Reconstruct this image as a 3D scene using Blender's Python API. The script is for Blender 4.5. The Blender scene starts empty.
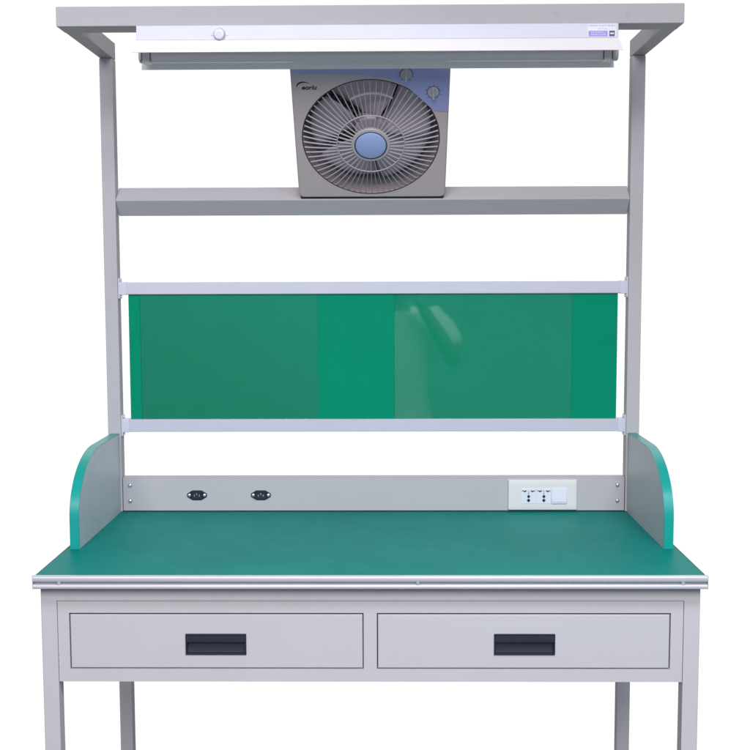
import bpy, bmesh, math, random
from mathutils import Vector, Matrix
random.seed(7)
S = bpy.context.scene
C = S.collection
R = math.radians

# ------------------------------------------------------------------ materials
def nodes(name):
    m = bpy.data.materials.new(name); m.use_nodes = True
    nt = m.node_tree; nt.nodes.clear()
    out = nt.nodes.new('ShaderNodeOutputMaterial')
    return m, nt, out

def pbr(name, col, rough=.5, metal=0., bump=0., bscale=600., mott=.04, mscale=5., spec=.5, rvar=.06,
        coat=0., aniso=None, speck=None, smudge=None):
    m, nt, out = nodes(name)
    N, L = nt.nodes.new, nt.links.new
    b = N('ShaderNodeBsdfPrincipled'); L(b.outputs[0], out.inputs[0])
    b.inputs['Metallic'].default_value = metal
    b.inputs['Specular IOR Level'].default_value = spec
    b.inputs['Coat Weight'].default_value = coat
    tc = N('ShaderNodeTexCoord'); geo = N('ShaderNodeNewGeometry')
    n1 = N('ShaderNodeTexNoise'); n1.inputs['Scale'].default_value = mscale; n1.inputs['Detail'].default_value = 6
    n1.inputs['Roughness'].default_value = .62
    L(geo.outputs['Position'], n1.inputs['Vector'])
    mix = N('ShaderNodeMix'); mix.data_type = 'RGBA'
    A = [max(0, c*(1-mott)) for c in col]; B = [min(1, c*(1+mott)) for c in col]
    mix.inputs[6].default_value = (*A, 1); mix.inputs[7].default_value = (*B, 1)
    L(n1.outputs['Fac'], mix.inputs[0])
    last = mix.outputs[2]
    if speck:                                    # (colour, scale, threshold, amount): little scuffs and dust
        n3 = N('ShaderNodeTexNoise'); n3.inputs['Scale'].default_value = speck[1]; n3.inputs['Detail'].default_value = 3
        L(geo.outputs['Position'], n3.inputs['Vector'])
        mr = N('ShaderNodeMapRange'); mr.inputs[1].default_value = speck[2]; mr.inputs[2].default_value = speck[2]+.08
        mr.inputs[4].default_value = speck[3]
        L(n3.outputs['Fac'], mr.inputs[0])
        mx = N('ShaderNodeMix'); mx.data_type = 'RGBA'; L(mr.outputs[0], mx.inputs[0])
        L(last, mx.inputs[6]); mx.inputs[7].default_value = (*speck[0], 1); last = mx.outputs[2]
    L(last, b.inputs['Base Color'])
    mr = N('ShaderNodeMapRange'); mr.inputs[3].default_value = max(.02, rough-rvar); mr.inputs[4].default_value = min(1, rough+rvar)
    n2 = N('ShaderNodeTexNoise'); n2.inputs['Scale'].default_value = mscale*3.1; n2.inputs['Detail'].default_value = 5
    L(geo.outputs['Position'], n2.inputs['Vector'])
    L(n2.outputs['Fac'], mr.inputs[0]); L(mr.outputs[0], b.inputs['Roughness'])
    if bump:
        nb = N('ShaderNodeTexNoise'); nb.inputs['Scale'].default_value = bscale; nb.inputs['Detail'].default_value = 2
        if aniso:
            mp = N('ShaderNodeMapping'); mp.inputs['Scale'].default_value = aniso
            L(geo.outputs['Position'], mp.inputs[0]); L(mp.outputs[0], nb.inputs['Vector'])
        else: L(geo.outputs['Position'], nb.inputs['Vector'])
        bp = N('ShaderNodeBump'); bp.inputs['Strength'].default_value = bump; bp.inputs['Distance'].default_value = .0006
        L(nb.outputs['Fac'], bp.inputs['Height']); L(bp.outputs[0], b.inputs['Normal'])
    return m

PAINT = (.484, .453, .483)
M = dict(
    paint=pbr('grey powder coat', PAINT, .56, spec=.05, bump=.22, bscale=900, mott=.035, mscale=4, speck=((.36,.34,.37), 38, .70, .35)),
    laminate=pbr('grey laminate', (.50,.505,.55), .45, spec=.2, bump=.25, bscale=420, mott=.07, mscale=9, aniso=(1,.12,1)),
    teal_edge=pbr('teal edge band', (.006,.300,.265), .34, spec=.35, bump=.12, bscale=300, mott=.06, mscale=14),
    mat=pbr('green bench mat', (.002,.203,.178), .46, bump=.4, bscale=520, mott=.17, mscale=6, spec=.055,
            speck=((.09,.27,.23), 48, .67, .30)),
    rubber=pbr('black rubber', (.012,.02,.022), .7),
    alu=pbr('anodised aluminium', (.50,.475,.52), .36, metal=.2, bump=.12, bscale=300, aniso=(.02,1,1), mott=.05, mscale=6),
    alu_rail=pbr('satin aluminium rail', (.57,.55,.645), .36, metal=.1, bump=.10, bscale=300, aniso=(.02,1,1), mott=.03),
    bracket=pbr('pale plastic bracket', (.60,.58,.70), .4),
    board=pbr('green board', (.0015,.240,.136), .45, bump=.1, bscale=300, mott=.06, mscale=6, spec=.04),
    black=pbr('black plastic', (.022,.021,.042), .38, bump=.15, bscale=700),
    handle=pbr('navy black plastic', (.021,.020,.036), .5, spec=.25, bump=.15, bscale=700),
    navy=pbr('dark socket plastic', (.012,.013,.035), .3),
    steel=pbr('bright screw steel', (.72,.72,.76), .28, metal=.8),
    white=pbr('white plastic', (.74,.70,.70), .32, mott=.01),
    white2=pbr('bluish white plastic', (.74,.73,.83), .3, mott=.01),
    lampwhite=pbr('white enamel', (.63,.61,.73), .35, mott=.01),
    wing=pbr('white reflector enamel', (.93,.87,.90), .35, mott=.01),
    tube=pbr('unlit fluorescent glass', (.84,.74,.79), .25, mott=.03),
    cap=pbr('grey lamp holder plastic', (.68,.61,.62), .45),
    fan=pbr('fan grey plastic', (.55,.455,.475), .45, spec=.3, bump=.15, bscale=800, mott=.04),
    fan_grille=pbr('fan grille plastic', (.48,.43,.47), .4, mott=.03),
    blue=pbr('fan blue plastic', (.36,.36,.66), .35, mott=.05),
    hub=pbr('fan pale blue plastic', (.36,.44,.76), .35, mott=.04),
    blade=pbr('fan blade plastic', (.52,.43,.51), .35, mott=.08, mscale=20),
    dark=pbr('dark interior', (.03,.027,.035), .6),
    inner=pbr('fan inner wall', (.38,.32,.38), .5, mott=.1, mscale=20),
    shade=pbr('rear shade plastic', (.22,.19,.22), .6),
    ink=pbr('black print', (.015,.014,.02), .5),
    purple=pbr('violet print', (.34,.29,.75), .5, mott=.15, mscale=120),
    greyink=pbr('grey print', (.40,.38,.55), .5),
    darkpurple=pbr('dark violet print', (.10,.08,.20), .5),
    shirt=pbr('pale shirt cotton', (.80,.81,.80), .85, bump=.6, bscale=60, mott=.1, mscale=20),
    trousers=pbr('dark trousers', (.05,.055,.07), .85, bump=.4, bscale=200),
    skin=pbr('skin', (.20,.115,.08), .5, mott=.06, mscale=12),
    hair=pbr('black hair', (.012,.010,.010), .7, spec=.15, bump=.6, bscale=200),
    eye=pbr('eye white', (.7,.7,.68), .2),
    floor=pbr('pale studio floor', (.14,.135,.14), .6, bump=.15, bscale=120, mott=.05, mscale=2),
)

def sheet_material():
    m, nt, out = nodes('clear acrylic sheet'); N, L = nt.nodes.new, nt.links.new
    tr = N('ShaderNodeBsdfTransparent'); tr.inputs[0].default_value = (.985,.995,.995,1)
    gl = N('ShaderNodeBsdfGlossy'); gl.inputs['Roughness'].default_value = .03
    fr = N('ShaderNodeFresnel'); fr.inputs['IOR'].default_value = 1.42
    mx = N('ShaderNodeMixShader'); L(fr.outputs[0], mx.inputs[0]); L(tr.outputs[0], mx.inputs[1]); L(gl.outputs[0], mx.inputs[2])
    L(mx.outputs[0], out.inputs[0]); return m
M['sheet'] = sheet_material()

# ------------------------------------------------------------------ mesh helpers
def bx(bm, x0, x1, y0, y1, z0, z1, bev=.0012, seg=2, mat=0):
    vs = [bm.verts.new((x, y, z)) for x in (x0, x1) for y in (y0, y1) for z in (z0, z1)]
    F = [(0,1,3,2), (4,6,7,5), (0,4,5,1), (2,3,7,6), (0,2,6,4), (1,5,7,3)]
    fs = [bm.faces.new([vs[i] for i in f]) for f in F]
    for f in fs: f.material_index = mat
    if bev:
        es = list({e for f in fs for e in f.edges})
        r = bmesh.ops.bevel(bm, geom=es, offset=bev, segments=seg, affect='EDGES', profile=.5)
        for f in r['faces']: f.material_index = mat

def prism_x(bm, prof, x0, x1, cap=True):
    """extrude a (y, z) profile along x"""
    a = [bm.verts.new((x0, y, z)) for y, z in prof]; b = [bm.verts.new((x1, y, z)) for y, z in prof]
    n = len(prof)
    for i in range(n):
        j = (i+1) % n; bm.faces.new((a[i], a[j], b[j], b[i]))
    if cap: bm.faces.new(a[::-1]); bm.faces.new(b)

def prism_y(bm, prof, y0, y1):
    """extrude an (x, z) outline along y"""
    a = [bm.verts.new((x, y0, z)) for x, z in prof]; b = [bm.verts.new((x, y1, z)) for x, z in prof]
    n = len(prof)
    for i in range(n):
        j = (i+1) % n; bm.faces.new((a[j], a[i], b[i], b[j]))
    bm.faces.new(a); bm.faces.new(b[::-1])

def lathe_y(bm, prof, cx=0, cz=0, n=32):
    """revolve (r, y) about the y axis through (cx, cz)"""
    rings = []
    for r, y in prof:
        if r < 1e-6: rings.append([bm.verts.new((cx, y, cz))])
        else: rings.append([bm.verts.new((cx+r*math.cos(2*math.pi*k/n), y, cz+r*math.sin(2*math.pi*k/n))) for k in range(n)])
    for A, B in zip(rings, rings[1:]):
        for k in range(n):
            l = (k+1) % n
            if len(A) == 1 and len(B) == 1: continue
            if len(A) == 1: bm.faces.new((A[0], B[k], B[l]))
            elif len(B) == 1: bm.faces.new((A[k], B[0], A[l]))
            else: bm.faces.new((A[k], B[k], B[l], A[l]))

def cyl_x(bm, x0, x1, y, z, r, n=24, cap=True):
    prism_x(bm, [(y+r*math.cos(2*math.pi*k/n), z+r*math.sin(2*math.pi*k/n)) for k in range(n)], x0, x1, cap)

def torus_y(bm, rad, sec, cx, cy, cz, n=72, m=8):
    ring = []
    for i in range(n):
        a = 2*math.pi*i/n; row = []
        for j in range(m):
            b = 2*math.pi*j/m; r = rad+sec*math.cos(b)
            row.append(bm.verts.new((cx+r*math.cos(a), cy+sec*math.sin(b), cz+r*math.sin(a))))
        ring.append(row)
    for i in range(n):
        for j in range(m):
            bm.faces.new((ring[i][j], ring[(i+1)%n][j], ring[(i+1)%n][(j+1)%m], ring[i][(j+1)%m]))

def obj(name, bm, mats, parent=None, smooth=True, angle=35):
    bmesh.ops.recalc_face_normals(bm, faces=bm.faces)
    me = bpy.data.meshes.new(name); 
    if smooth:
        for f in bm.faces: f.smooth = True
        lim = R(angle)
        for e in bm.edges:
            if len(e.link_faces) == 2: e.smooth = e.calc_face_angle(0) < lim
    bm.to_mesh(me); bm.free()
    o = bpy.data.objects.new(name, me); C.objects.link(o)
    for mm in (mats if isinstance(mats, (list, tuple)) else [mats]): me.materials.append(M[mm])
    if smooth:
        wn = o.modifiers.new('weighted normals', 'WEIGHTED_NORMAL'); wn.keep_sharp = True; wn.weight = 80
    if parent: o.parent = parent
    return o

def box(name, mat, parent, *d, bev=.0012):
    bm = bmesh.new(); bx(bm, *d, bev=bev); return obj(name, bm, mat, parent)

def thing(name, label, cat, loc=(0,0,0), rot=(0,0,0)):
    o = bpy.data.objects.new(name, None); C.objects.link(o)
    o.location = loc; o.rotation_euler = rot; o.empty_display_size = .1
    o['label'] = label; o['category'] = cat
    return o

def text(name, body, size, mat, parent, loc, rot=(R(90),0,0), shear=0, depth=.0002, sx=1, fat=0.):
    cu = bpy.data.curves.new(name, 'FONT'); cu.body = body; cu.size = size; cu.shear = shear; cu.extrude = depth; cu.offset = fat
    t = bpy.data.objects.new(name, cu); C.objects.link(t)
    bpy.context.view_layer.update()
    me = bpy.data.meshes.new_from_object(t.evaluated_get(bpy.context.evaluated_depsgraph_get()))
    bpy.data.objects.remove(t); bpy.data.curves.remove(cu)
    o = bpy.data.objects.new(name, me); C.objects.link(o); me.materials.clear(); me.materials.append(M[mat])
    o.parent = parent; o.location = loc; o.rotation_euler = rot; o.scale = (sx, 1, 1)
    return o

# ------------------------------------------------------------------ floor
bm = bmesh.new(); bx(bm, -3.5, 3.5, -4.5, .67, -.08, 0, bev=.004)
fl = obj('floor', bm, 'floor'); fl['kind'] = 'structure'

# ------------------------------------------------------------------ workbench
W = thing('workbench', 'grey steel workbench with green mat top, two drawers and an overhead frame', 'workbench')
XO, LEG = .5956, .029
# four legs
for sx in (-1, 1):
    for y0, tone in ((.025, 0), (.594, 1)):
        a, b = (XO-LEG, XO) if sx > 0 else (-XO, -XO+LEG)
        bm = bmesh.new(); bx(bm, a, b, y0, y0+LEG, .012, .7268, bev=0)
        xo = b if sx > 0 else a
        es = [e for e in bm.edges if abs(e.verts[0].co.z-e.verts[1].co.z) > .5 and abs(e.verts[0].co.x-xo) < 1e-6]
        bmesh.ops.bevel(bm, geom=es, offset=.0022, segments=3, affect='EDGES', profile=.5)
        l = obj('leg', bm, 'paint', W)
        bm = bmesh.new(); lathe = [(0, 0), (.013, 0), (.014, .004), (.008, .0118), (0, .0118)]
        n = 20; rings = []
        prof = [(.0001, .0002), (.013, .0002), (.014, .004), (.008, .0122), (.0001, .0122)]
        for r, z in prof: rings.append([bm.verts.new(((a+b)/2+r*math.cos(2*math.pi*k/n), y0+LEG/2+r*math.sin(2*math.pi*k/n), z)) for k in range(n)])
        for A, B in zip(rings, rings[1:]):
            for k in range(n): bm.faces.new((A[k], A[(k+1)%n], B[(k+1)%n], B[k]))
        obj('foot_pad', bm, 'rubber', l)
# apron above the drawers, side and rear rails under the top
box('apron_rail', 'paint', W, -XO+LEG, XO-LEG, .0251, .0502, .6988, .7267, bev=0)
for sx in (-1, 1):
    a, b = (XO-.027, XO-.003) if sx > 0 else (-XO+.003, -XO+.027)
    box('side_rail', 'paint', W, a, b, .0545, .5935, .697, .7266)
box('rear_rail', 'paint', W, -XO+LEG+.001, XO-LEG-.001, .596, .621, .697, .7266)
# drawer cabinet: a front frame with two openings and a carcass behind it
ZB, ZT = .5475, .6975
DR = [(-.5435, -.0125), (.0150, .5418)]
DZ0, DZ1 = .5728, .6722
F0, F1 = .0268, .046
g, gt = .0018, .0033
xs = [-XO+LEG+.0008, DR[0][0]-g, DR[0][1]+g, DR[1][0]-g, DR[1][1]+g, XO-LEG-.0008]
zs = [ZB, DZ0-g, DZ1+gt, ZT]
bm = bmesh.new()
vf = [[bm.verts.new((x, F0, z)) for z in zs] for x in xs]; vb = [[bm.verts.new((x, F1, z)) for z in zs] for x in xs]
hole = {(1, 1), (3, 1)}
for i in range(5):
    for j in range(3):
        if (i, j) in hole: 
            p = [(i, j), (i+1, j), (i+1, j+1), (i, j+1)]
            for q0, q1 in zip(p, p[1:]+p[:1]):
                bm.faces.new((vf[q0[0]][q0[1]], vf[q1[0]][q1[1]], vb[q1[0]][q1[1]], vb[q0[0]][q0[1]]))
            continue
        bm.faces.new((vf[i][j], vf[i+1][j], vf[i+1][j+1], vf[i][j+1])); bm.faces.new((vb[i][j], vb[i][j+1], vb[i+1][j+1], vb[i+1][j]))
for i in range(5):
    bm.faces.new((vf[i][0], vb[i][0], vb[i+1][0], vf[i+1][0])); bm.faces.new((vf[i][3], vf[i+1][3], vb[i+1][3], vb[i][3]))
for j in range(3):
    bm.faces.new((vf[0][j], vf[0][j+1], vb[0][j+1], vb[0][j])); bm.faces.new((vf[5][j], vb[5][j], vb[5][j+1], vf[5][j+1]))
es = [e for e in bm.edges if all(abs(v.co.y-F0) < 1e-6 for v in e.verts) and len(e.link_faces) == 2 and e.calc_face_angle(0) > 1]
bmesh.ops.bevel(bm, geom=es, offset=.0008, segments=2, affect='EDGES', profile=.5)
obj('cabinet_frame', bm, 'paint', W)
bm = bmesh.new()
bx(bm, xs[0]+.001, xs[5]-.001, F1+.0005, .56, ZB+.001, ZB+.003, bev=0)
for xx in (xs[0]+.001, xs[5]-.003, -.0005):
    bx(bm, xx, xx+.002, F1+.0005, .56, ZB+.0032, ZT-.001, bev=0)
bx(bm, xs[0]+.001, xs[5]-.001, .5605, .5625, ZB+.001, ZT-.001, bev=0)
obj('cabinet_carcass', bm, 'paint', W)
HX = [(-.3343, -.2238), (.2252, .3358)]
HZ0, HZ1 = .5976, .6368
for (x0, x1), (h0, h1) in zip(DR, HX):
    # drawer front with a rectangular cut-out for the recessed pull
    bm = bmesh.new(); y0, y1 = .0274, .045
    hx0, hx1, hz0, hz1 = h0+.0012, h1-.0012, HZ0+.0012, HZ1-.0012
    o_ = [(x0, DZ0), (x1, DZ0), (x1, DZ1), (x0, DZ1)]; i_ = [(hx0, hz0), (hx1, hz0), (hx1, hz1), (hx0, hz1)]
    b = .0014
    def loop(pts, y): return [bm.verts.new((x, y, z)) for x, z in pts]
    oi = [(x0+b, DZ0+b), (x1-b, DZ0+b), (x1-b, DZ1-b), (x0+b, DZ1-b)]
    Lf, Lb, Lo, Li, Lib = loop(oi, y0), loop(o_, y1), loop(o_, y0+b), loop(i_, y0), loop(i_, y1)
    for A, B in ((Li, Lf), (Lf, Lo), (Lo, Lb), (Lib, Li), (Lb, Lib)):
        for k in range(4):
            bm.faces.new((A[k], A[(k+1)%4], B[(k+1)%4], B[k]))
    D = obj('drawer', bm, 'paint', W)
    bm = bmesh.new()
    ix0, ix1, iz0, iz1 = x0+.012, x1-.012, DZ0+.003, DZ1-.018
    bx(bm, ix0, ix1, .0455, .50, iz0, iz0+.001, bev=0)
    for xx in (ix0, ix1-.001): bx(bm, xx, xx+.001, .0455, .50, iz0+.0012, iz1, bev=0)
    bx(bm, ix0, ix1, .5005, .5015, iz0, iz1, bev=0)
    obj('drawer_box', bm, 'paint', D)
    # recessed cup pull: flange, lip over the upper third, hollow below with curved floor
    bm = bmesh.new()
    fw = .0026
    bx(bm, h0, h1, .0254, .0279, HZ1-fw, HZ1, bev=.0006)
    bx(bm, h0, h1, .0254, .0279, HZ0, HZ0+fw, bev=.0006)
    bx(bm, h0, h0+fw, .0255, .0279, HZ0+fw+.0001, HZ1-fw-.0001, bev=.0005)
    bx(bm, h1-fw, h1, .0255, .0279, HZ0+fw+.0001, HZ1-fw-.0001, bev=.0005)
    zm = HZ0+.0228
    a0, a1 = h0+fw+.0001, h1-fw-.0001
    prism_x(bm, [(.0266, HZ1-fw-.0001), (.0256, zm+.0035), (.0262, zm+.0005), (.0285, zm), (.0380, zm+.0010), (.0380, HZ1-fw-.0001)], a0, a1)
    pr = [(.0264, HZ0+fw+.0001), (.0305, HZ0+.0042), (.0322, HZ0+.0100), (.0330, zm+.0008)]
    A = [bm.verts.new((a0, y, z)) for y, z in pr]; B = [bm.verts.new((a1, y, z)) for y, z in pr]
    for k in range(3): bm.faces.new((A[k], A[k+1], B[k+1], B[k]))
    for xx in (a0-.00005, a1+.00005):
        bm.faces.new([bm.verts.new((xx, y, z)) for y, z in pr+[(.0264, zm+.0008)]])
    obj('handle', bm, 'handle', D)
# table top
T = box('tabletop', 'laminate', W, -.5985, .5985, .0060, .632, .7272, .7470, bev=.0008)
bm = bmesh.new(); bx(bm, -.6004, .6004, .0060, .636, .74705, .7490, bev=.0003, mat=1)
bx(bm, -.5975, .5975, .0062, .6335, .74905, .7504, bev=.0004, mat=0)
obj('bench_mat', bm, ['mat', 'rubber'], T)
prof = [(.0030, .7514), (.0006, .7514), (-.0012, .7508), (-.0024, .7490), (-.0029, .7462), (-.0027, .7432), (-.0018, .7408), (-.0004, .7398),
        (.0050, .7389), (.0050, .7367), (-.0004, .7358), (-.0020, .7348), (-.0029, .7328), (-.0030, .7305), (-.0024, .7286), (-.0008, .7276), (.0058, .7274),
        (.0058, .7400), (.0058, .7512)]
bm = bmesh.new(); prism_x(bm, prof, -.6, .6)
E_ = obj('edge_trim', bm, 'alu', T, angle=40)
for a, b in ((-.6012, -.6001), (.6001, .6012)): box('trim_end', 'alu', T, a, b, -.0029, .0058, .7275, .7513, bev=.0003)
for xx in (-.5538, .087, .557):
    bm = bmesh.new(); lathe_y(bm, [(.0038, .0046), (.0038, -.0014), (.0030, -.0026), (.0008, -.0027), (.0008, -.0016), (0, -.0016)], xx, .7378, 18)
    obj('trim_screw', bm, 'steel', T)
# posts and overhead frame
PY0, PY1, PW = .547, .577, .0295
ZF0, ZF1 = 1.7568, 1.7940
for sx in (-1, 1):
    a, b = (XO-PW, XO) if sx > 0 else (-XO, -XO+PW)
    box('post', 'paint', W, a, b, PY0, PY1, .7506, ZF0-.0003, bev=.0022)
    box('overhead_arm', 'paint', W, a, b, .2880, PY1, ZF0, ZF1-.0004, bev=.0022)
box('overhead_beam', 'paint', W, -.5966, .5966, .2276, .2876, ZF0-.0002, ZF1, bev=.0022)
# tilted shelf tube the fan stands on (square tube turned 42 degrees)
al = R(42); d = .0455
u1 = (math.cos(al), math.sin(al)); u2 = (math.sin(al), -math.cos(al))
q = [(.547, 1.4485)]
q = [(.547, 1.4485), (.547+d*u1[0], 1.4485+d*u1[1]), (.547+d*(u1[0]+u2[0]), 1.4485+d*(u1[1]+u2[1])), (.547+d*u2[0], 1.4485+d*u2[1])]
bm = bmesh.new(); prism_x(bm, q, -XO+PW+.0004, XO-PW-.0004)
es = [e for e in bm.edges if abs(e.verts[0].co.x-e.verts[1].co.x) > .5]
bmesh.ops.bevel(bm, geom=es, offset=.0025, segments=3, affect='EDGES', profile=.5)
obj('tilted_crossbar', bm, 'paint', W)
# side panels
def panel_outline(y0, ytop, ztop, zb, ca, cb):
    pts = [(y0, zb)]
    n = 28
    for k in range(n+1):
        t = math.pi/2*k/n
        pts.append((y0+ca*(1-math.cos(t)), ztop-cb+cb*math.sin(t)))
    pts.append((ytop, ztop))
    return pts
for sx in (-1, 1):
    x0, x1 = (.5702, .5888) if sx > 0 else (-.5888, -.5702)
    outer = panel_outline(.199, .5462, .9296, .7506, .180, .120)
    t = .0022
    inner = panel_outline(.199+t, .5462, .9296-t, .7506, .180-t, .120-t)
    bm = bmesh.new(); prism_x(bm, inner+[(.5462, .7506)], x0+.0003, x1-.0003)
    P = obj('side_panel', bm, 'laminate', W)
    bm = bmesh.new()
    A0 = [bm.verts.new((x0, y, z)) for y, z in outer]; A1 = [bm.verts.new((x1, y, z)) for y, z in outer]
    B0 = [bm.verts.new((x0, y, z)) for y, z in inner]; B1 = [bm.verts.new((x1, y, z)) for y, z in inner]
    for k in range(len(outer)-1):
        bm.faces.new((A0[k], A0[k+1], A1[k+1], A1[k])); bm.faces.new((A0[k], B0[k], B0[k+1], A0[k+1]))
        bm.faces.new((A1[k], A1[k+1], B1[k+1], B1[k])); bm.faces.new((B0[k], B1[k], B1[k+1], B0[k+1]))
    for k in (0, -1): bm.faces.new((A0[k], A1[k], B1[k], B0[k]))
    es = [e for e in bm.edges if len(e.link_faces) == 2 and abs(e.calc_face_angle(0)-math.pi/2) < .2 and
          any(abs(v.co.x-x0) < 1e-6 or abs(v.co.x-x1) < 1e-6 for v in e.verts)]
    obj('edge_band', bm, 'teal_edge', P)
# back board: folded steel panel with returns, screws, inlets and the switch plate
bxl, bxr, bz0, bz1 = -.5648, .5648, .7532, .8290
bm = bmesh.new()
bx(bm, bxl, bxr, .5482, .5498, bz0, bz1-.0016, bev=.0006)
bx(bm, bxl, bxr, .5482, .5760, bz1-.0015, bz1, bev=.0006)
pass
for a, b in ((bxl, bxl+.0014), (bxr-.0014, bxr)): bx(bm, a, b, .5499, .5755, bz0, bz1-.0017, bev=.0003)
K = obj('back_panel', bm, 'paint', W)
box('gap_shade_strip', 'rubber', K, bxl+.001, bxr-.001, .5490, .5745, .7505, bz0-.0002, bev=0)  # black strip standing in for the shadow gap under the panel
for xx in (-.5488, .5492):
    for zz in (.7758, .8112):
        bm = bmesh.new(); lathe_y(bm, [(.0052, .5482), (.0050, .5468), (.0040, .5452), (.0022, .5442), (0, .5440)], xx, zz, 20)
        obj('screw', bm, 'steel', K)
for cx in (-.3975, -.2531):
    cz = .7888
    t_ = thing('x', '', '') if False else None
    out = []
    n = 40
    # flange: long ellipse with ears, fuller in the middle
    pts = [(-.0228, 0), (-.0215, .0042), (-.0170, .0066), (-.0125, .0098), (-.0085, .0108), (.0085, .0108), (.0125, .0098), (.0170, .0066), (.0215, .0042),
           (.0228, 0), (.0215, -.0042), (.0170, -.0066), (.0125, -.0098), (.0085, -.0112), (-.0085, -.0112), (-.0125, -.0098), (-.0170, -.0066), (-.0215, -.0042)]
    bm = bmesh.new(); prism_y(bm, [(cx+x, cz+z) for x, z in pts], .5457, .5481)
    es = [e for e in bm.edges if all(abs(v.co.y-.5457) < 1e-6 for v in e.verts)]
    bmesh.ops.bevel(bm, geom=es, offset=.0006, segments=2, affect='EDGES')
    I = obj('power_inlet', bm, 'navy', K)
    # raised shroud with a hollow
    o6 = [(-.0115, .0035), (-.0075, .0078), (.0075, .0078), (.0115, .0035), (.0115, -.0075), (-.0115, -.0075)]
    i6 = [(x*.86, z*.82) for x, z in o6]
    bm = bmesh.new()
    Lo = [bm.verts.new((cx+x, .5456, cz+z)) for x, z in o6]; Lf = [bm.verts.new((cx+x, .5436, cz+z)) for x, z in o6]
    Li = [bm.verts.new((cx+x, .5436, cz+z)) for x, z in i6]; Ld = [bm.verts.new((cx+x, .5452, cz+z)) for x, z in i6]
    for A, B in ((Lo, Lf), (Lf, Li), (Li, Ld)):
        for k in range(6): bm.faces.new((A[k], A[(k+1)%6], B[(k+1)%6], B[k]))
    bm.faces.new(Ld)
    obj('inlet_shroud', bm, 'black', I)
    bm = bmesh.new()
    for px, pz in ((-.0055, -.001), (0, .0025), (.0055, -.001)): bx(bm, cx+px-.0008, cx+px+.0008, .5437, .5452, cz+pz-.0018, cz+pz+.0018, bev=.0002)
    obj('contact_pins', bm, 'steel', I)
    for sx in (-1, 1):
        bm = bmesh.new(); lathe_y(bm, [(.0036, .5457), (.0034, .5447), (.002, .5440), (0, .5438)], cx+sx*.0172, cz, 18)
        obj('screw', bm, 'steel', I)
# switch and socket plate
px0, px1, pz0, pz1 = .3036, .4580, .7550, .8240
bm = bmesh.new(); 
cxm, czm = (px0+px1)/2, (pz0+pz1)/2
def rrect(hw, hh, r, n=5):
    pts = []
    for sx, sz, a0 in ((1, 1, 0), (-1, 1, 90), (-1, -1, 180), (1, -1, 270)):
        for k in range(n+1):
            a = R(a0+90*k/n); pts.append((cxm+sx*(hw-r)+r*math.cos(a), czm+sz*(hh-r)+r*math.sin(a)))
    return pts
hw, hh = (px1-px0)/2, (pz1-pz0)/2
lo = [(rrect(hw, hh, .003), .5480), (rrect(hw, hh, .003), .5440), (rrect(hw-.0012, hh-.0012, .0028), .5420),
      (rrect(hw-.0075, hh-.0110, .0022), .5404)]
prev = None
for pts, y in lo:
    cur = [bm.verts.new((x, y, z)) for x, z in pts]
    if prev:
        for k in range(len(cur)): bm.faces.new((prev[k], prev[(k+1)%len(cur)], cur[(k+1)%len(cur)], cur[k]))
    prev = cur
bm.faces.new(prev)
PL = obj('socket_plate', bm, 'white', K, angle=12)
ys = .5404
for sx0 in (.3320, .3662):
    bm = bmesh.new(); bx(bm, sx0+.0004, sx0+.0338, ys-.0009, ys+.0006, .7702, .8050, bev=.0006)
    so = obj('socket', bm, 'white2', PL)
    cx = sx0+.0171; bm = bmesh.new(); y0, y1 = ys-.00125, ys-.0006
    def blob(x, z, rx, rz, n=16, rot=0):
        pts = []
        for k in range(n):
            a = 2*math.pi*k/n; ax, az = rx*math.cos(a), rz*math.sin(a)
            pts.append((cx+x+ax*math.cos(rot)-az*math.sin(rot), z+ax*math.sin(rot)+az*math.cos(rot)))
        prism_y(bm, pts, y0, y1)
    blob(0, .7866, .0032, .0034); blob(0, .7778, .0042, .0046, 4); blob(0, .7930, .0010, .0014, 8); blob(0, .7962, .0008, .0010, 8); blob(0, .7990, .0009, .0009, 8)
    for s in (-1, 1):
        blob(s*.0062, .7990, .0013, .0022, 8, s*.5); blob(s*.0094, .7982, .0021, .0017, 10, s*.3); blob(s*.0132, .7994, .0021, .0009, 8, -s*.2)
    obj('socket_holes', bm, 'ink', so)
bm = bmesh.new(); 
prism_x(bm, [(ys+.0005, .7700), (ys-.0032, .7702), (ys-.0038, .7760), (ys-.0018, .8058), (ys+.0005, .8060)], .4004, .4342)
es = list(bm.edges); bmesh.ops.bevel(bm, geom=es, offset=.0009, segments=2, affect='EDGES')
rk = obj('rocker_switch', bm, 'white2', PL)
bm = bmesh.new()
for k, w in enumerate((.0022, .0008, .0030, .0014, .0026, .0010, .0024)):
    bx(bm, .4040+.0038*k, .4040+.0038*k+w, ys-.0041, ys-.0034, .7738, .7750, bev=0)
obj('rocker_marking', bm, 'greyink', rk)
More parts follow.
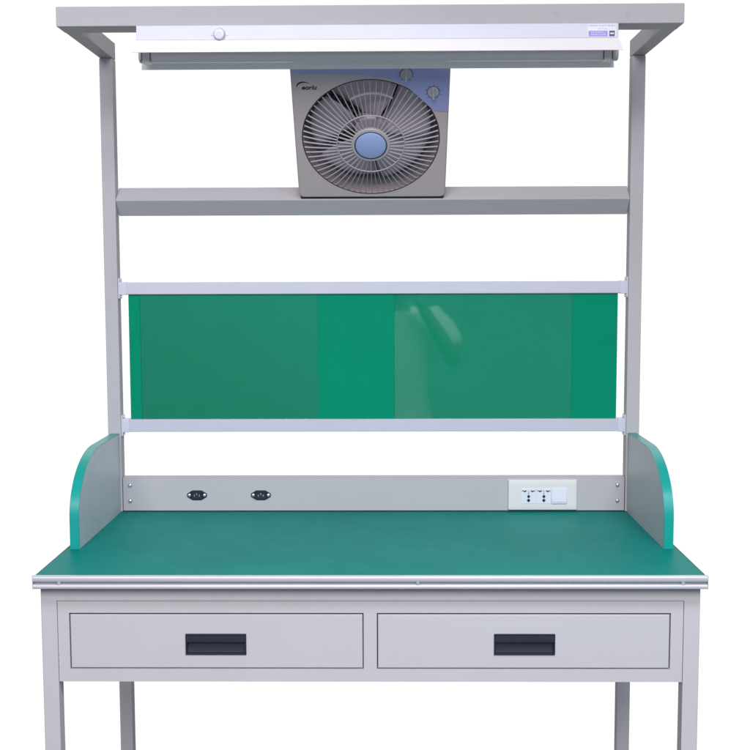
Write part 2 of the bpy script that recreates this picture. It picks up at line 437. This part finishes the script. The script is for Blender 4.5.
# aluminium rails with plastic end brackets, the green board and its two clear sheets
for z0, z1 in ((1.2413, 1.2677), (.9326, .9606)):
    bm = bmesh.new()
    prism_x(bm, [(.5500, z0+.001), (.5510, z0), (.5690, z0), (.5700, z0+.001), (.5700, z1-.001), (.5690, z1), (.5510, z1), (.5500, z1-.001)], -.5500, .5500)
    RL = obj('board_rail', bm, 'alu_rail', W)
    for sx in (-1, 1):
        bm = bmesh.new(); zc = (z0+z1)/2; h = (z1-z0)/2
        def fx(a, b): return (a, b) if sx > 0 else (-b, -a)
        a, b = fx(.5480, .5648); bx(bm, a, b, .5488, .5715, zc-h-.0012, zc+h+.0012, bev=.0018)
        a, b = fx(.5624, .5659); bx(bm, a, b, .5478, .5735, zc-h-.0095, zc+h+.0095, bev=.0012)
        obj('rail_bracket', bm, 'bracket', RL)
        for dz in (-1, 1):
            bm = bmesh.new(); a, b = fx(.5600, .5685)
            cyl_x(bm, a, b, .5560, zc+dz*(h+.0056), .0022, 14); obj('bracket_screw', bm, 'cap', RL)
box('display_board', 'board', W, -.5453, .5453, .5570, .5605, .9609, 1.2410, bev=.0006)
for x0, x1 in ((-.5191, -.1222), (.0488, .4447)):
    box('clear_sheet', 'sheet', W, x0, x1, .5545, .5560, .9612, 1.2407, bev=.0004)

# ------------------------------------------------------------------ strip light
LT = thing('strip_light', 'white batten strip light with flared reflector hung under the overhead beam', 'strip light', (0, .25, ZF0))
lx0, lx1 = -.4425, .4712
def LY(y): return y-.25
def LZ(z): return z-ZF0
HB = box('light_housing', 'lampwhite', LT, lx0, lx1, LY(.2215), LY(.2810), LZ(1.7290), -.0005, bev=.001)
# folded reflector: two flared wings, thin sheet metal
bm = bmesh.new()
prof = [(.2210, 1.7288), (.2020, 1.7032), (.2027, 1.7026), (.2230, 1.7276), (.2795, 1.7276), (.3008, 1.6874), (.3016, 1.6879), (.2815, 1.7288)]
n = len(prof)
fl_ = .0045
def endx(z, s):
    k = (1.7288-z)/(1.7288-1.7)
    return (lx1+.0012+fl_*k) if s > 0 else (lx0-.0012-fl_*k)
A = [bm.verts.new((endx(z, -1), LY(y), LZ(z))) for y, z in prof]; B = [bm.verts.new((endx(z, 1), LY(y), LZ(z))) for y, z in prof]
for k in range(n): bm.faces.new((A[k], A[(k+1)%n], B[(k+1)%n], B[k]))
bm.faces.new(A[::-1]); bm.faces.new(B)
obj('reflector', bm, 'wing', LT)
ty, tz = .2560, 1.7058
bm = bmesh.new(); cyl_x(bm, -.4300, .4600, LY(ty), LZ(tz), .0130, 32)
TB = obj('lamp_tube', bm, 'tube', LT)
for a, b in ((-.4440, -.4295), (.4595, .4768)):
    bm = bmesh.new(); cyl_x(bm, a, b, LY(ty), LZ(tz), .0134, 28)
    es = [e for e in bm.edges if abs(e.verts[0].co.x-e.verts[1].co.x) < 1e-6]
    bmesh.ops.bevel(bm, geom=es, offset=.0012, segments=2, affect='EDGES'); obj('lamp_cap', bm, 'cap', TB)
for xx in (-.4290, .4560):
    bm = bmesh.new()
    bx(bm, xx-.0085, xx+.0085, LY(ty)-.0145, LY(ty)+.0145, LZ(tz)-.0139, LZ(1.7272), bev=.0012)
    obj('lamp_holder', bm, 'cap', LT)
    bm = bmesh.new()
    bx(bm, xx-.0090, xx-.0075, LY(ty)-.0152, LY(ty)-.0146, LZ(tz)-.0130, LZ(tz)+.016, bev=.0002)
    bx(bm, xx+.0075, xx+.0090, LY(ty)-.0152, LY(ty)-.0146, LZ(tz)-.0130, LZ(tz)+.016, bev=.0002)
    obj('holder_clip', bm, 'dark', LT)
# starter knob with two small ears
kx, kz = -.2838, 1.7392
bm = bmesh.new(); lathe_y(bm, [(.0105, LY(.2216)), (.0105, LY(.2150)), (.0092, LY(.2128)), (.0030, LY(.2124)), (.0024, LY(.2132)), (0, LY(.2132))], kx, LZ(kz), 32)
KN = obj('starter_knob', bm, 'lampwhite', LT)
bm = bmesh.new(); torus_y(bm, .0112, .0009, kx, LY(.2209), LZ(kz), 40)
for s in (-1, 1):
    prism_y(bm, [(kx+s*.0112, LZ(kz)+.0015), (kx+s*.0165, LZ(kz)-.0008), (kx+s*.0165, LZ(kz)-.0026), (kx+s*.0150, LZ(kz)-.0024), (kx+s*.0112, LZ(kz)-.0010)], LY(.2204), LY(.2213))
obj('knob_collar', bm, 'cap', KN)
# rating label
bm = bmesh.new(); bx(bm, .4130, .4668, LY(.2210), LY(.22145), LZ(1.7305), LZ(1.7545), bev=.0001)
LB = obj('rating_label', bm, 'white2', LT)
for a, b, z0, z1, mm in ((.4145, .4505, 1.7316, 1.7420, 'purple'), (.4535, .4640, 1.7316, 1.7420, 'darkpurple')):
    bm = bmesh.new(); bx(bm, a, b, LY(.2207), LY(.22095), LZ(z0), LZ(z1), bev=0); obj('label_block', bm, mm, LB)
bm = bmesh.new()
rnd = random.Random(3)
for row, (za, zb_) in enumerate(((1.7505, 1.7525), (1.7455, 1.7466))):
    x = .4150 if row == 0 else .4330
    xe = .4645 if row == 0 else .4500
    while x < xe:
        w_ = rnd.uniform(.0012, .0030); bx(bm, x, min(xe, x+w_), LY(.2207), LY(.22095), LZ(za+rnd.uniform(-.0003, .0003)), LZ(zb_), bev=0); x += w_+rnd.uniform(.0006, .0022)
obj('label_print', bm, 'greyink', LB)
bm = bmesh.new()
for za in (1.7345, 1.7385):
    x = .4190
    while x < .447:
        w_ = rnd.uniform(.001, .0026); bx(bm, x, x+w_, LY(.2205), LY(.22068), LZ(za), LZ(za+.0014), bev=0); x += w_+rnd.uniform(.0008, .002)
bx(bm, .4550, .4625, LY(.2205), LY(.22068), LZ(1.7358), LZ(1.7382), bev=0)
obj('label_print', bm, 'white2', LB)

# ------------------------------------------------------------------ box fan, leaning forward on the tilted crossbar
FN = thing('box_fan', 'grey box fan with blue corner panel leaning forward on the crossbar', 'fan', (0, .542, 1.4527), (al, 0, 0))
HWF, HTF, DPF = .1600, .3350, .098
CX, CZ, RO = -.0006, .1540, .1432
# housing with a round opening
bm = bmesh.new()
N = 128
def rect_pt(a, hw, z0, z1, r=.010):
    dx, dz = math.cos(a), math.sin(a)
    ts = []
    if dx > 1e-9: ts.append((hw-CX)/dx)
    if dx < -1e-9: ts.append((-hw-CX)/dx)
    if dz > 1e-9: ts.append((z1-CZ)/dz)
    if dz < -1e-9: ts.append((z0-CZ)/dz)
    t = min(ts); x, z = CX+dx*t, CZ+dz*t
    # rounded corners
    for sx in (-1, 1):
        for zz, sz in ((z0, -1), (z1, 1)):
            ccx, ccz = sx*(hw-r), zz-sz*r
            if (x-ccx)*sx > 0 and (z-ccz)*sz > 0:
                v = Vector((x-ccx, z-ccz)); v.normalize(); x, z = ccx+v.x*r, ccz+v.y*r
    return x, z
angs = [2*math.pi*k/N for k in range(N)]
cor = [math.atan2(z-CZ, x-CX) % (2*math.pi) for x in (-HWF+.003, HWF-.003) for z in (.0035, HTF-.003)]
cor += [math.atan2(z-CZ, x-CX) % (2*math.pi) for sx in (-1, 1) for x, z in ((sx*HWF, .010), (sx*(HWF-.010), 0), (sx*HWF, HTF-.010), (sx*(HWF-.010), HTF))]
angs = sorted(set(angs+cor))
loops = []
specs = [('c', RO-.001, .030), ('c', RO, .0015), ('c', RO+.0015, 0), ('r', .0025, 0), ('r', 0, .0025), ('r', 0, DPF-.003), ('r', .003, DPF)]
for kind, v, y in specs:
    row = []
    for a in angs:
        if kind == 'c': x, z = CX+v*math.cos(a), CZ+v*math.sin(a)
        else: x, z = rect_pt(a, HWF-v, v, HTF-v)
        row.append(bm.verts.new((x, y, z)))
    loops.append(row)
for A, B in zip(loops, loops[1:]):
    for k in range(len(angs)):
        l = (k+1) % len(angs); bm.faces.new((A[k], A[l], B[l], B[k]))
bm.faces.new(loops[-1])
FH = obj('housing', bm, 'fan', FN)
# drum inside the opening and rear louvre plate
bm = bmesh.new()
lathe_y(bm, [(RO-.0012, .030), (RO-.004, .074), (.118, .080), (.117, .0805)], CX, CZ, 96)
obj('drum', bm, 'inner', FN)
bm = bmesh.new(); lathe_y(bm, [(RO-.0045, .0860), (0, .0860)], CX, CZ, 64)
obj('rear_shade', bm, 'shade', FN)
bm = bmesh.new()
for rr in (.052, .066, .080, .094, .108): torus_y(bm, rr, .0022, CX, .080, CZ, 64, 6)
for k in range(12):
    a = 2*math.pi*k/12+.1; ca, sa = math.cos(a), math.sin(a)
    for r0, r1 in ((.030, .118),):
        p = [(r0*ca-.0022*sa, r0*sa+.0022*ca), (r0*ca+.0022*sa, r0*sa-.0022*ca), (r1*ca+.0022*sa, r1*sa-.0022*ca), (r1*ca-.0022*sa, r1*sa+.0022*ca)]
        prism_y(bm, [(CX+x, CZ+z) for x, z in p], .0765, .0785)
obj('rear_grille', bm, 'inner', FN)
# blades
bm = bmesh.new()
NB = 5
for k in range(NB):
    a0 = 2*math.pi*k/NB+.30
    rows = []
    for i in range(9):
        r = .030+(.128-.030)*i/8; half = .44+.15*math.sin(min(1, i/6)*math.pi/2); row = []
        for j in range(9):
            s = -1+2*j/8; a = a0+s*half+.18*(i/8)
            y = .040+.010*s*(1-.25*i/8)+.003*(1-s*s)
            rr = r*(1-.03*s*s*(i == 8)); row.append(bm.verts.new((CX+rr*math.cos(a), y, CZ+rr*math.sin(a))))
        rows.append(row)
    for i in range(8):
        for j in range(8): bm.faces.new((rows[i][j], rows[i+1][j], rows[i+1][j+1], rows[i][j+1]))
bl = obj('fan_blades', bm, 'blade', FN, angle=60)
sm = bl.modifiers.new('thickness', 'SOLIDIFY'); sm.thickness = .0016; sm.offset = 0
bm = bmesh.new(); lathe_y(bm, [(.034, .066), (.034, .034), (.030, .030), (0, .030)], CX, CZ, 40); obj('motor_hub', bm, 'blade', FN)
bm = bmesh.new()                                   # white arc standing in for light coming through the fan's back
arc = []
for k in range(17):
    a = R(58+k*4.2); arc.append((CX+.004+.079*math.cos(a), CZ+.018+.079*math.sin(a)))
for (x0, z0), (x1, z1) in zip(arc, arc[1:]):
    v = [bm.verts.new(p) for p in ((x0, .018, z0), (x1, .018, z1), (x1, .018, z1+.0034), (x0, .018, z0+.0034), (x0, .022, z0), (x1, .022, z1), (x1, .022, z1+.0034), (x0, .022, z0+.0034))]
    for f in ((0,1,2,3), (7,6,5,4), (0,4,5,1), (3,2,6,7), (0,3,7,4), (1,5,6,2)): bm.faces.new([v[i] for i in f])
obj('backlight_arc', bm, 'white', FN, angle=50)
# front grille: domed radial spokes
def dome(r):            # height in front of the face
    t = min(1, max(0, (r-.034)/(RO-.034)))
    return .004+.022*(1-t**1.7)
bm = bmesh.new()
def spoke(a, radii, w0, w1, twist=0, dep=.0034):
    prev = None
    m = len(radii)
    for i, r in enumerate(radii):
        aa = a+twist*(i/(m-1)); ca, sa = math.cos(aa), math.sin(aa); w = w0+(w1-w0)*i/(m-1)
        y = -dome(r)+.004
        ring = [bm.verts.new((CX+r*ca+s*w*sa, yy, CZ+r*sa-s*w*ca)) for s, yy in ((-.6, y), (.6, y), (1, y+.0012), (1, y+dep), (-1, y+dep), (-1, y+.0012))]
        if prev:
            for k in range(6): bm.faces.new((prev[k], prev[(k+1)%6], ring[(k+1)%6], ring[k]))
        else: bm.faces.new(ring[::-1])
        prev = ring
    bm.faces.new(prev)
for k in range(38): spoke(2*math.pi*(k+.5)/38, [.036, .048, .060, .0705], .0007, .0008)
for k in range(66): spoke(2*math.pi*(k+.5)/66, [.0700, .085, .100, .115, .130, RO-.0012], .0007, .0008)
torus_y(bm, .0705, .0012, CX, -dome(.0705)+.0045, CZ, 90, 8)
GR = obj('front_grille', bm, 'fan_grille', FN, angle=30)
bm = bmesh.new(); torus_y(bm, RO+.0004, .0010, CX, .0003, CZ, 110, 8); obj('grille_rim', bm, 'dark', GR)
bm = bmesh.new(); yh = -dome(.036)+.004
lathe_y(bm, [(.0405, yh+.006), (.0405, yh+.0005), (.0395, yh-.0008), (.0340, yh-.0012), (.0335, yh+.003), (0, yh+.003)], CX, CZ, 56); obj('hub_ring', bm, 'fan_grille', GR)
bm = bmesh.new()
lathe_y(bm, [(.0324, yh+.0025), (.0324, yh-.0010), (.0310, yh-.0030), (.0250, yh-.0048), (.0130, yh-.0060), (0, yh-.0064)], CX, CZ, 56); obj('hub_cap', bm, 'hub', GR)
bm = bmesh.new(); torus_y(bm, .0333, .0009, CX, yh-.0013, CZ, 56, 6); obj('hub_groove', bm, 'dark', GR)
# blue corner panel
low = [(-.1585, .3120), (-.12, .3114), (-.0818, .3107), (-.0400, .3092), (-.0100, .3075), (.0150, .3052), (.0330, .3012), (.0500, .2950), (.0650, .2868), (.0800, .2745),
       (.0948, .2600), (.1060, .2480), (.1155, .2385), (.1230, .2302), (.1310, .2245), (.1406, .2222), (.1585, .2220)]
bm = bmesh.new(); prism_y(bm, low+[(.1585, HTF-.0025), (-.1585, HTF-.0025)], -.0010, .0006)
obj('control_panel', bm, 'blue', FN, angle=20)
for kx, kz, ph in ((.0719, .3105, -1.57), (.1269, .2690, -1.5)):
    bm = bmesh.new(); lathe_y(bm, [(.0118, -.0010), (.0118, -.0030), (.0112, -.0042), (0, -.0042)], kx, kz, 32)
    ca, sa = math.cos(ph), math.sin(ph)
    pr = [(-.0118, -.0022), (.0128, -.0022), (.0128, .0022), (-.0118, .0022)]
    prism_y(bm, [(kx+x*ca-z*sa, kz+x*sa+z*ca) for x, z in pr], -.0098, -.0040)
    KB = obj('control_knob', bm, 'fan_grille', FN, angle=30)
    bm = bmesh.new(); torus_y(bm, .0126, .0007, kx, -.0012, kz, 40, 6)
    for k in range(9):
        a = R(-60+k*37); r0, r1 = .0148, .0172; ca, sa = math.cos(a), math.sin(a); w = .0006
        prism_y(bm, [(kx+r0*ca-w*sa, kz+r0*sa+w*ca), (kx+r0*ca+w*sa, kz+r0*sa-w*ca), (kx+r1*ca+w*sa, kz+r1*sa-w*ca), (kx+r1*ca-w*sa, kz+r1*sa+w*ca)], -.0013, -.0008)
    obj('knob_scale', bm, 'darkpurple', KB)
# printed logo: swoosh arc and slanted letters
bm = bmesh.new()
sw = []
for k in range(21):
    t = k/20; a = R(205-t*175)
    sw.append((-.1360+.0135*math.cos(a)+.001*t, .2805+.0095*math.sin(a)+.0035*t, .0006+.0011*math.sin(math.pi*min(1, t*1.15+.05))))
fr = [(x-.2*w, z+w) for x, z, w in sw]+[(x+.2*w, z-w) for x, z, w in sw[::-1]]
k2 = len(sw)
A = [bm.verts.new((x, -.0005, z)) for x, z in fr]; B = [bm.verts.new((x, .0002, z)) for x, z in fr]
for i in range(k2-1):
    bm.faces.new((A[i], A[i+1], A[2*k2-2-i], A[2*k2-1-i]))
for i in range(2*k2): bm.faces.new((A[i], B[i], B[(i+1)%(2*k2)], A[(i+1)%(2*k2)]))
LG = obj('logo_swoosh', bm, 'ink', FN)
text('logo_lettering', 'eoriu', .0142, 'ink', FN, (-.1395, -.0003, .2752), shear=.25, sx=1.0, fat=.00035)
# two rubber feet
for sx in (-1, 1):
    for yy in (.004, ):
        bm = bmesh.new(); bx(bm, sx*.130-.024, sx*.130+.024, .004, .0420, -.0064, -.0002, bev=.001); obj('foot', bm, 'dark', FN)
bm = bmesh.new(); bx(bm, -.157, .157, .0022, .044, -.0046, -.0003, bev=.0008); obj('base_strip', bm, 'dark', FN)

# ------------------------------------------------------------------ photographer, seen only as a reflection in the clear sheets
def skin_body(name, mat, joints, edges, parent, sub=2, root=0):
    me = bpy.data.meshes.new(name); me.from_pydata([Vector(j[:3]) for j in joints], edges, [])
    o = bpy.data.objects.new(name, me); C.objects.link(o)
    sk = o.modifiers.new('skin', 'SKIN'); sk.use_smooth_shade = True
    lay = me.skin_vertices[0].data if me.skin_vertices else None
    for i, j in enumerate(joints):
        r = j[3]; r = r if isinstance(r, tuple) else (r, r)
        lay[i].radius = r; lay[i].use_root = (i == root)
    ss = o.modifiers.new('smooth', 'SUBSURF'); ss.levels = sub; ss.render_levels = sub
    bpy.context.view_layer.update()
    m2 = bpy.data.meshes.new_from_object(o.evaluated_get(bpy.context.evaluated_depsgraph_get()))
    bpy.data.objects.remove(o); bpy.data.meshes.remove(me)
    for p in m2.polygons: p.use_smooth = True
    m2.materials.clear(); m2.materials.append(M[mat]); m2.name = name
    o = bpy.data.objects.new(name, m2); C.objects.link(o)
    if parent: o.parent = parent
    return o
def chain(joints, edges, start, pts):
    prev = start
    for p in pts:
        joints.append(p); edges.append((prev, len(joints)-1)); prev = len(joints)-1
    return prev
PX, PYY = .075, -2.27
PR = thing('person', 'person in a pale short sleeved shirt kneeling with a camera, mirrored in the green board', 'person', (PX, PYY, 0))
J, E2 = [(0, -.02, .56, (.115, .075))], []
t1 = chain(J, E2, 0, [(0, -.02, .70, (.115, .080)), (0, 0, .88, (.140, .095)), (0, .01, 1.03, (.140, .090))])
nk = chain(J, E2, t1, [(0, .03, 1.115, .055), (0, .06, 1.17, .055), (0, .075, 1.245, (.072, .085)), (0, .07, 1.315, (.076, .092)), (0, .06, 1.37, (.06, .07))])
for s_ in (-1, 1):
    chain(J, E2, t1, [(s_*.175, .02, 1.055, .058), (s_*.235, .07, .955, .046), (s_*.265, .12, .865, .040), (s_*.205, .155, .985, .036), (s_*.120, .175, 1.120, .028), (s_*.095, .185, 1.175, (.034, .022))])
    chain(J, E2, 0, [(s_*.10, .02, .46, .070), (s_*.125, .10, .27, .062), (s_*.135, .15, .095, .052), (s_*.13, -.02, .065, .056), (s_*.12, -.22, .050, .040), (s_*.12, -.30, .045, .036), (s_*.12, -.34, .028, .026)])
skin_body('body', 'skin', J, E2, PR)
# fingers curled round the little camera
for s_ in (-1, 1):
    for k in range(4):
        J = [(s_*.092, .190+.004*k, 1.185+.012*k, .0105), (s_*.086, .214+.002*k, 1.205+.013*k, .0090), (s_*.066, .226, 1.214+.013*k, .0085), (s_*.050-.002*k*s_, .222, 1.216+.013*k, .0075)]
        skin_body('finger', 'skin', J, [(0, 1), (1, 2), (2, 3)], PR, 1)
    J = [(s_*.088, .178, 1.180, .0115), (s_*.070, .170, 1.196, .0100), (s_*.050, .172, 1.205, .0085)]
    skin_body('thumb', 'skin', J, [(0, 1), (1, 2)], PR, 1)
# shirt with short sleeves, trousers, shoes, hair and face
J, E2 = [(0, -.02, .40, (.195, .150))], []
t1 = chain(J, E2, 0, [(0, -.02, .52, (.188, .142)), (0, -.02, .70, (.170, .122)), (0, 0, .86, (.180, .125)), (0, .01, 1.02, (.165, .112))])
chain(J, E2, t1, [(0, .028, 1.10, .075)])
for s_ in (-1, 1):
    chain(J, E2, t1, [(s_*.160, .02, 1.045, .098), (s_*.215, .045, .975, .094), (s_*.248, .070, .905, .092)])
sh = skin_body('shirt', 'shirt', J, E2, PR, 3)
from mathutils import noise
for v in sh.data.vertices:
    p = v.co; w = noise.noise(Vector((p.x*9+p.z*7, p.y*8, p.z*5-p.x*6)))*.010+noise.noise(Vector((p.x*26, p.y*22, p.z*14+p.x*18)))*.005
    v.co = p+v.normal*w
J, E2 = [(0, -.02, .64, (.160, .112))], []
hp = chain(J, E2, 0, [(0, -.02, .54, (.165, .118))])
for s_ in (-1, 1):
    chain(J, E2, hp, [(s_*.09, .01, .43, .100), (s_*.125, .10, .27, .088), (s_*.135, .15, .095, .078), (s_*.13, -.02, .075, .070), (s_*.12, -.20, .058, .054)])
skin_body('trousers', 'trousers', J, E2, PR, 2)
for s_ in (-1, 1):
    skin_body('shoe', 'rubber', [(s_*.12, -.235, .050, .045), (s_*.12, -.30, .048, .044), (s_*.12, -.365, .035, .032)], [(0, 1), (1, 2)], PR, 2)
bm = bmesh.new(); bmesh.ops.create_uvsphere(bm, u_segments=28, v_segments=18, radius=1, matrix=Matrix.Translation((0, .024, 1.352)) @ Matrix.Diagonal((.090, .104, .094, 1)))
for v in bm.verts:
    v.co += .004*Vector((math.sin(v.co.x*160+v.co.z*90), math.sin(v.co.y*150), math.sin(v.co.x*130+v.co.y*110)))
obj('hair', bm, 'hair', PR, angle=80)
skin_body('nose', 'skin', [(0, .150, 1.300, .008), (0, .166, 1.270, .012), (0, .155, 1.256, .012)], [(0, 1), (1, 2)], PR, 1)
for s_ in (-1, 1):
    skin_body('ear', 'skin', [(s_*.076, .058, 1.305, .012), (s_*.083, .05, 1.285, .014), (s_*.077, .058, 1.262, .010)], [(0, 1), (1, 2)], PR, 1)
    bm = bmesh.new(); bmesh.ops.create_uvsphere(bm, u_segments=16, v_segments=10, radius=.0105, matrix=Matrix.Translation((s_*.029, .1400, 1.300))); ey = obj('eye', bm, 'eye', PR)
    bm = bmesh.new(); bmesh.ops.create_uvsphere(bm, u_segments=12, v_segments=8, radius=.0055, matrix=Matrix.Translation((s_*.029, .1462, 1.300))); obj('pupil', bm, 'ink', ey)
skin_body('mouth', 'trousers', [(-.022, .143, 1.225, .004), (0, .151, 1.224, .005), (.022, .143, 1.225, .004)], [(0, 1), (1, 2)], PR, 1)
CM = thing('compact_camera', 'small black compact camera held up by the kneeling person', 'camera', (PX, PYY+.185, 1.18))
box('camera_body', 'black', CM, -.052, .052, -.012, .018, .020, .088, bev=.006)
bm = bmesh.new(); lathe_y(bm, [(.026, .0182), (.026, .030), (.022, .032), (.022, .046), (.017, .047), (.013, .040), (0, .040)], .004, .054, 32); obj('lens', bm, 'navy', CM)
bm = bmesh.new(); cyl_x(bm, -.044, -.028, .003, .0895, .006, 16); obj('shutter_button', bm, 'steel', CM)

# ------------------------------------------------------------------ light, world, camera
wd = bpy.data.worlds.new('World'); S.world = wd; wd.use_nodes = True
nt = wd.node_tree; nt.nodes.clear(); N_, L_ = nt.nodes.new, nt.links.new
wo = N_('ShaderNodeOutputWorld'); bg = N_('ShaderNodeBackground'); L_(bg.outputs[0], wo.inputs[0])
tc = N_('ShaderNodeTexCoord'); sp = N_('ShaderNodeSeparateXYZ'); L_(tc.outputs['Generated'], sp.inputs[0])
mr = N_('ShaderNodeMapRange'); mr.interpolation_type = 'SMOOTHSTEP'
mr.inputs[1].default_value = .66; mr.inputs[2].default_value = .78; L_(sp.outputs['Y'], mr.inputs[0])
mx = N_('ShaderNodeMix'); mx.data_type = 'RGBA'; L_(mr.outputs[0], mx.inputs[0])
mx.inputs[6].default_value = (.11, .11, .12, 1); mx.inputs[7].default_value = (1.04, 1.04, 1.04, 1)
# teal-grey horizon band added behind the camera for sheet reflections and front fill
mw = N_('ShaderNodeMapRange'); mw.interpolation_type = 'SMOOTHSTEP'
mw.inputs[1].default_value = -.45; mw.inputs[2].default_value = -.80; L_(sp.outputs['Y'], mw.inputs[0])
ab = N_('ShaderNodeMath'); ab.operation = 'ABSOLUTE'; L_(sp.outputs['Z'], ab.inputs[0])
mv = N_('ShaderNodeMapRange'); mv.interpolation_type = 'SMOOTHSTEP'
mv.inputs[1].default_value = .42; mv.inputs[2].default_value = .25; L_(ab.outputs[0], mv.inputs[0])
mm = N_('ShaderNodeMath'); mm.operation = 'MULTIPLY'; L_(mw.outputs[0], mm.inputs[0]); L_(mv.outputs[0], mm.inputs[1])
mf = N_('ShaderNodeMix'); mf.data_type = 'RGBA'; L_(mm.outputs[0], mf.inputs[0])
L_(mx.outputs[2], mf.inputs[6]); mf.inputs[7].default_value = (.29, .44, .51, 1)
mt = N_('ShaderNodeMapRange'); mt.interpolation_type = 'SMOOTHSTEP'
mt.inputs[1].default_value = .40; mt.inputs[2].default_value = .85; L_(sp.outputs['Z'], mt.inputs[0])
mo = N_('ShaderNodeMix'); mo.data_type = 'RGBA'; L_(mt.outputs[0], mo.inputs[0])
L_(mf.outputs[2], mo.inputs[6]); mo.inputs[7].default_value = (.26, .26, .27, 1)
L_(mo.outputs[2], bg.inputs[0]); bg.inputs[1].default_value = 1.0

def area(name, loc, target, sx, sy, power, col=(1, 1, 1)):
    l = bpy.data.lights.new(name, 'AREA'); l.shape = 'RECTANGLE'; l.size = sx; l.size_y = sy; l.energy = power; l.color = col
    o = bpy.data.objects.new(name, l); C.objects.link(o); o.location = loc
    o.rotation_euler = (Vector(target)-Vector(loc)).to_track_quat('-Z', 'Y').to_euler()
    return o
area('softbox', (-.3, -4.2, 3.2), (-.1, -2.3, 0), 3.4, 1.9, 250, (1, .975, .985))
area('added back light', (0, 2.6, 3.3), (0, -1.2, .9), 3.2, 1.6, 30)  # added lamp behind the bench, lifts the mat and the kneeling figure
area('added shirt light', (.75, -1.25, 2.5), (.15, -2.25, .95), .9, .9, 85, (.70, .90, 1))  # added lamp, brightens the shirt so its reflection shows

cam = bpy.data.cameras.new('camera'); co = bpy.data.objects.new('camera', cam); C.objects.link(co)
cam.sensor_width = 36; cam.lens = 1140.8/750*36; cam.clip_start = .05; cam.clip_end = 200
rt = Vector((.99992889, .01151921, -.00308728)); up = Vector((.00203219, .09050595, .99589384)); bk = Vector((.01175133, -.99582929, .0904761))
mtx = Matrix((( rt.x, up.x, bk.x, .0351), (rt.y, up.y, bk.y, -1.9884), (rt.z, up.z, bk.z, 1.2907), (0, 0, 0, 1)))
co.matrix_world = mtx
S.camera = co
S.render.engine = 'CYCLES'
S.view_settings.view_transform = 'Standard'; S.view_settings.look = 'None'
S.view_settings.exposure = 0; S.view_settings.gamma = 1; S.view_settings.use_curve_mapping = False
S.render.resolution_x = 1024; S.render.resolution_y = 1024
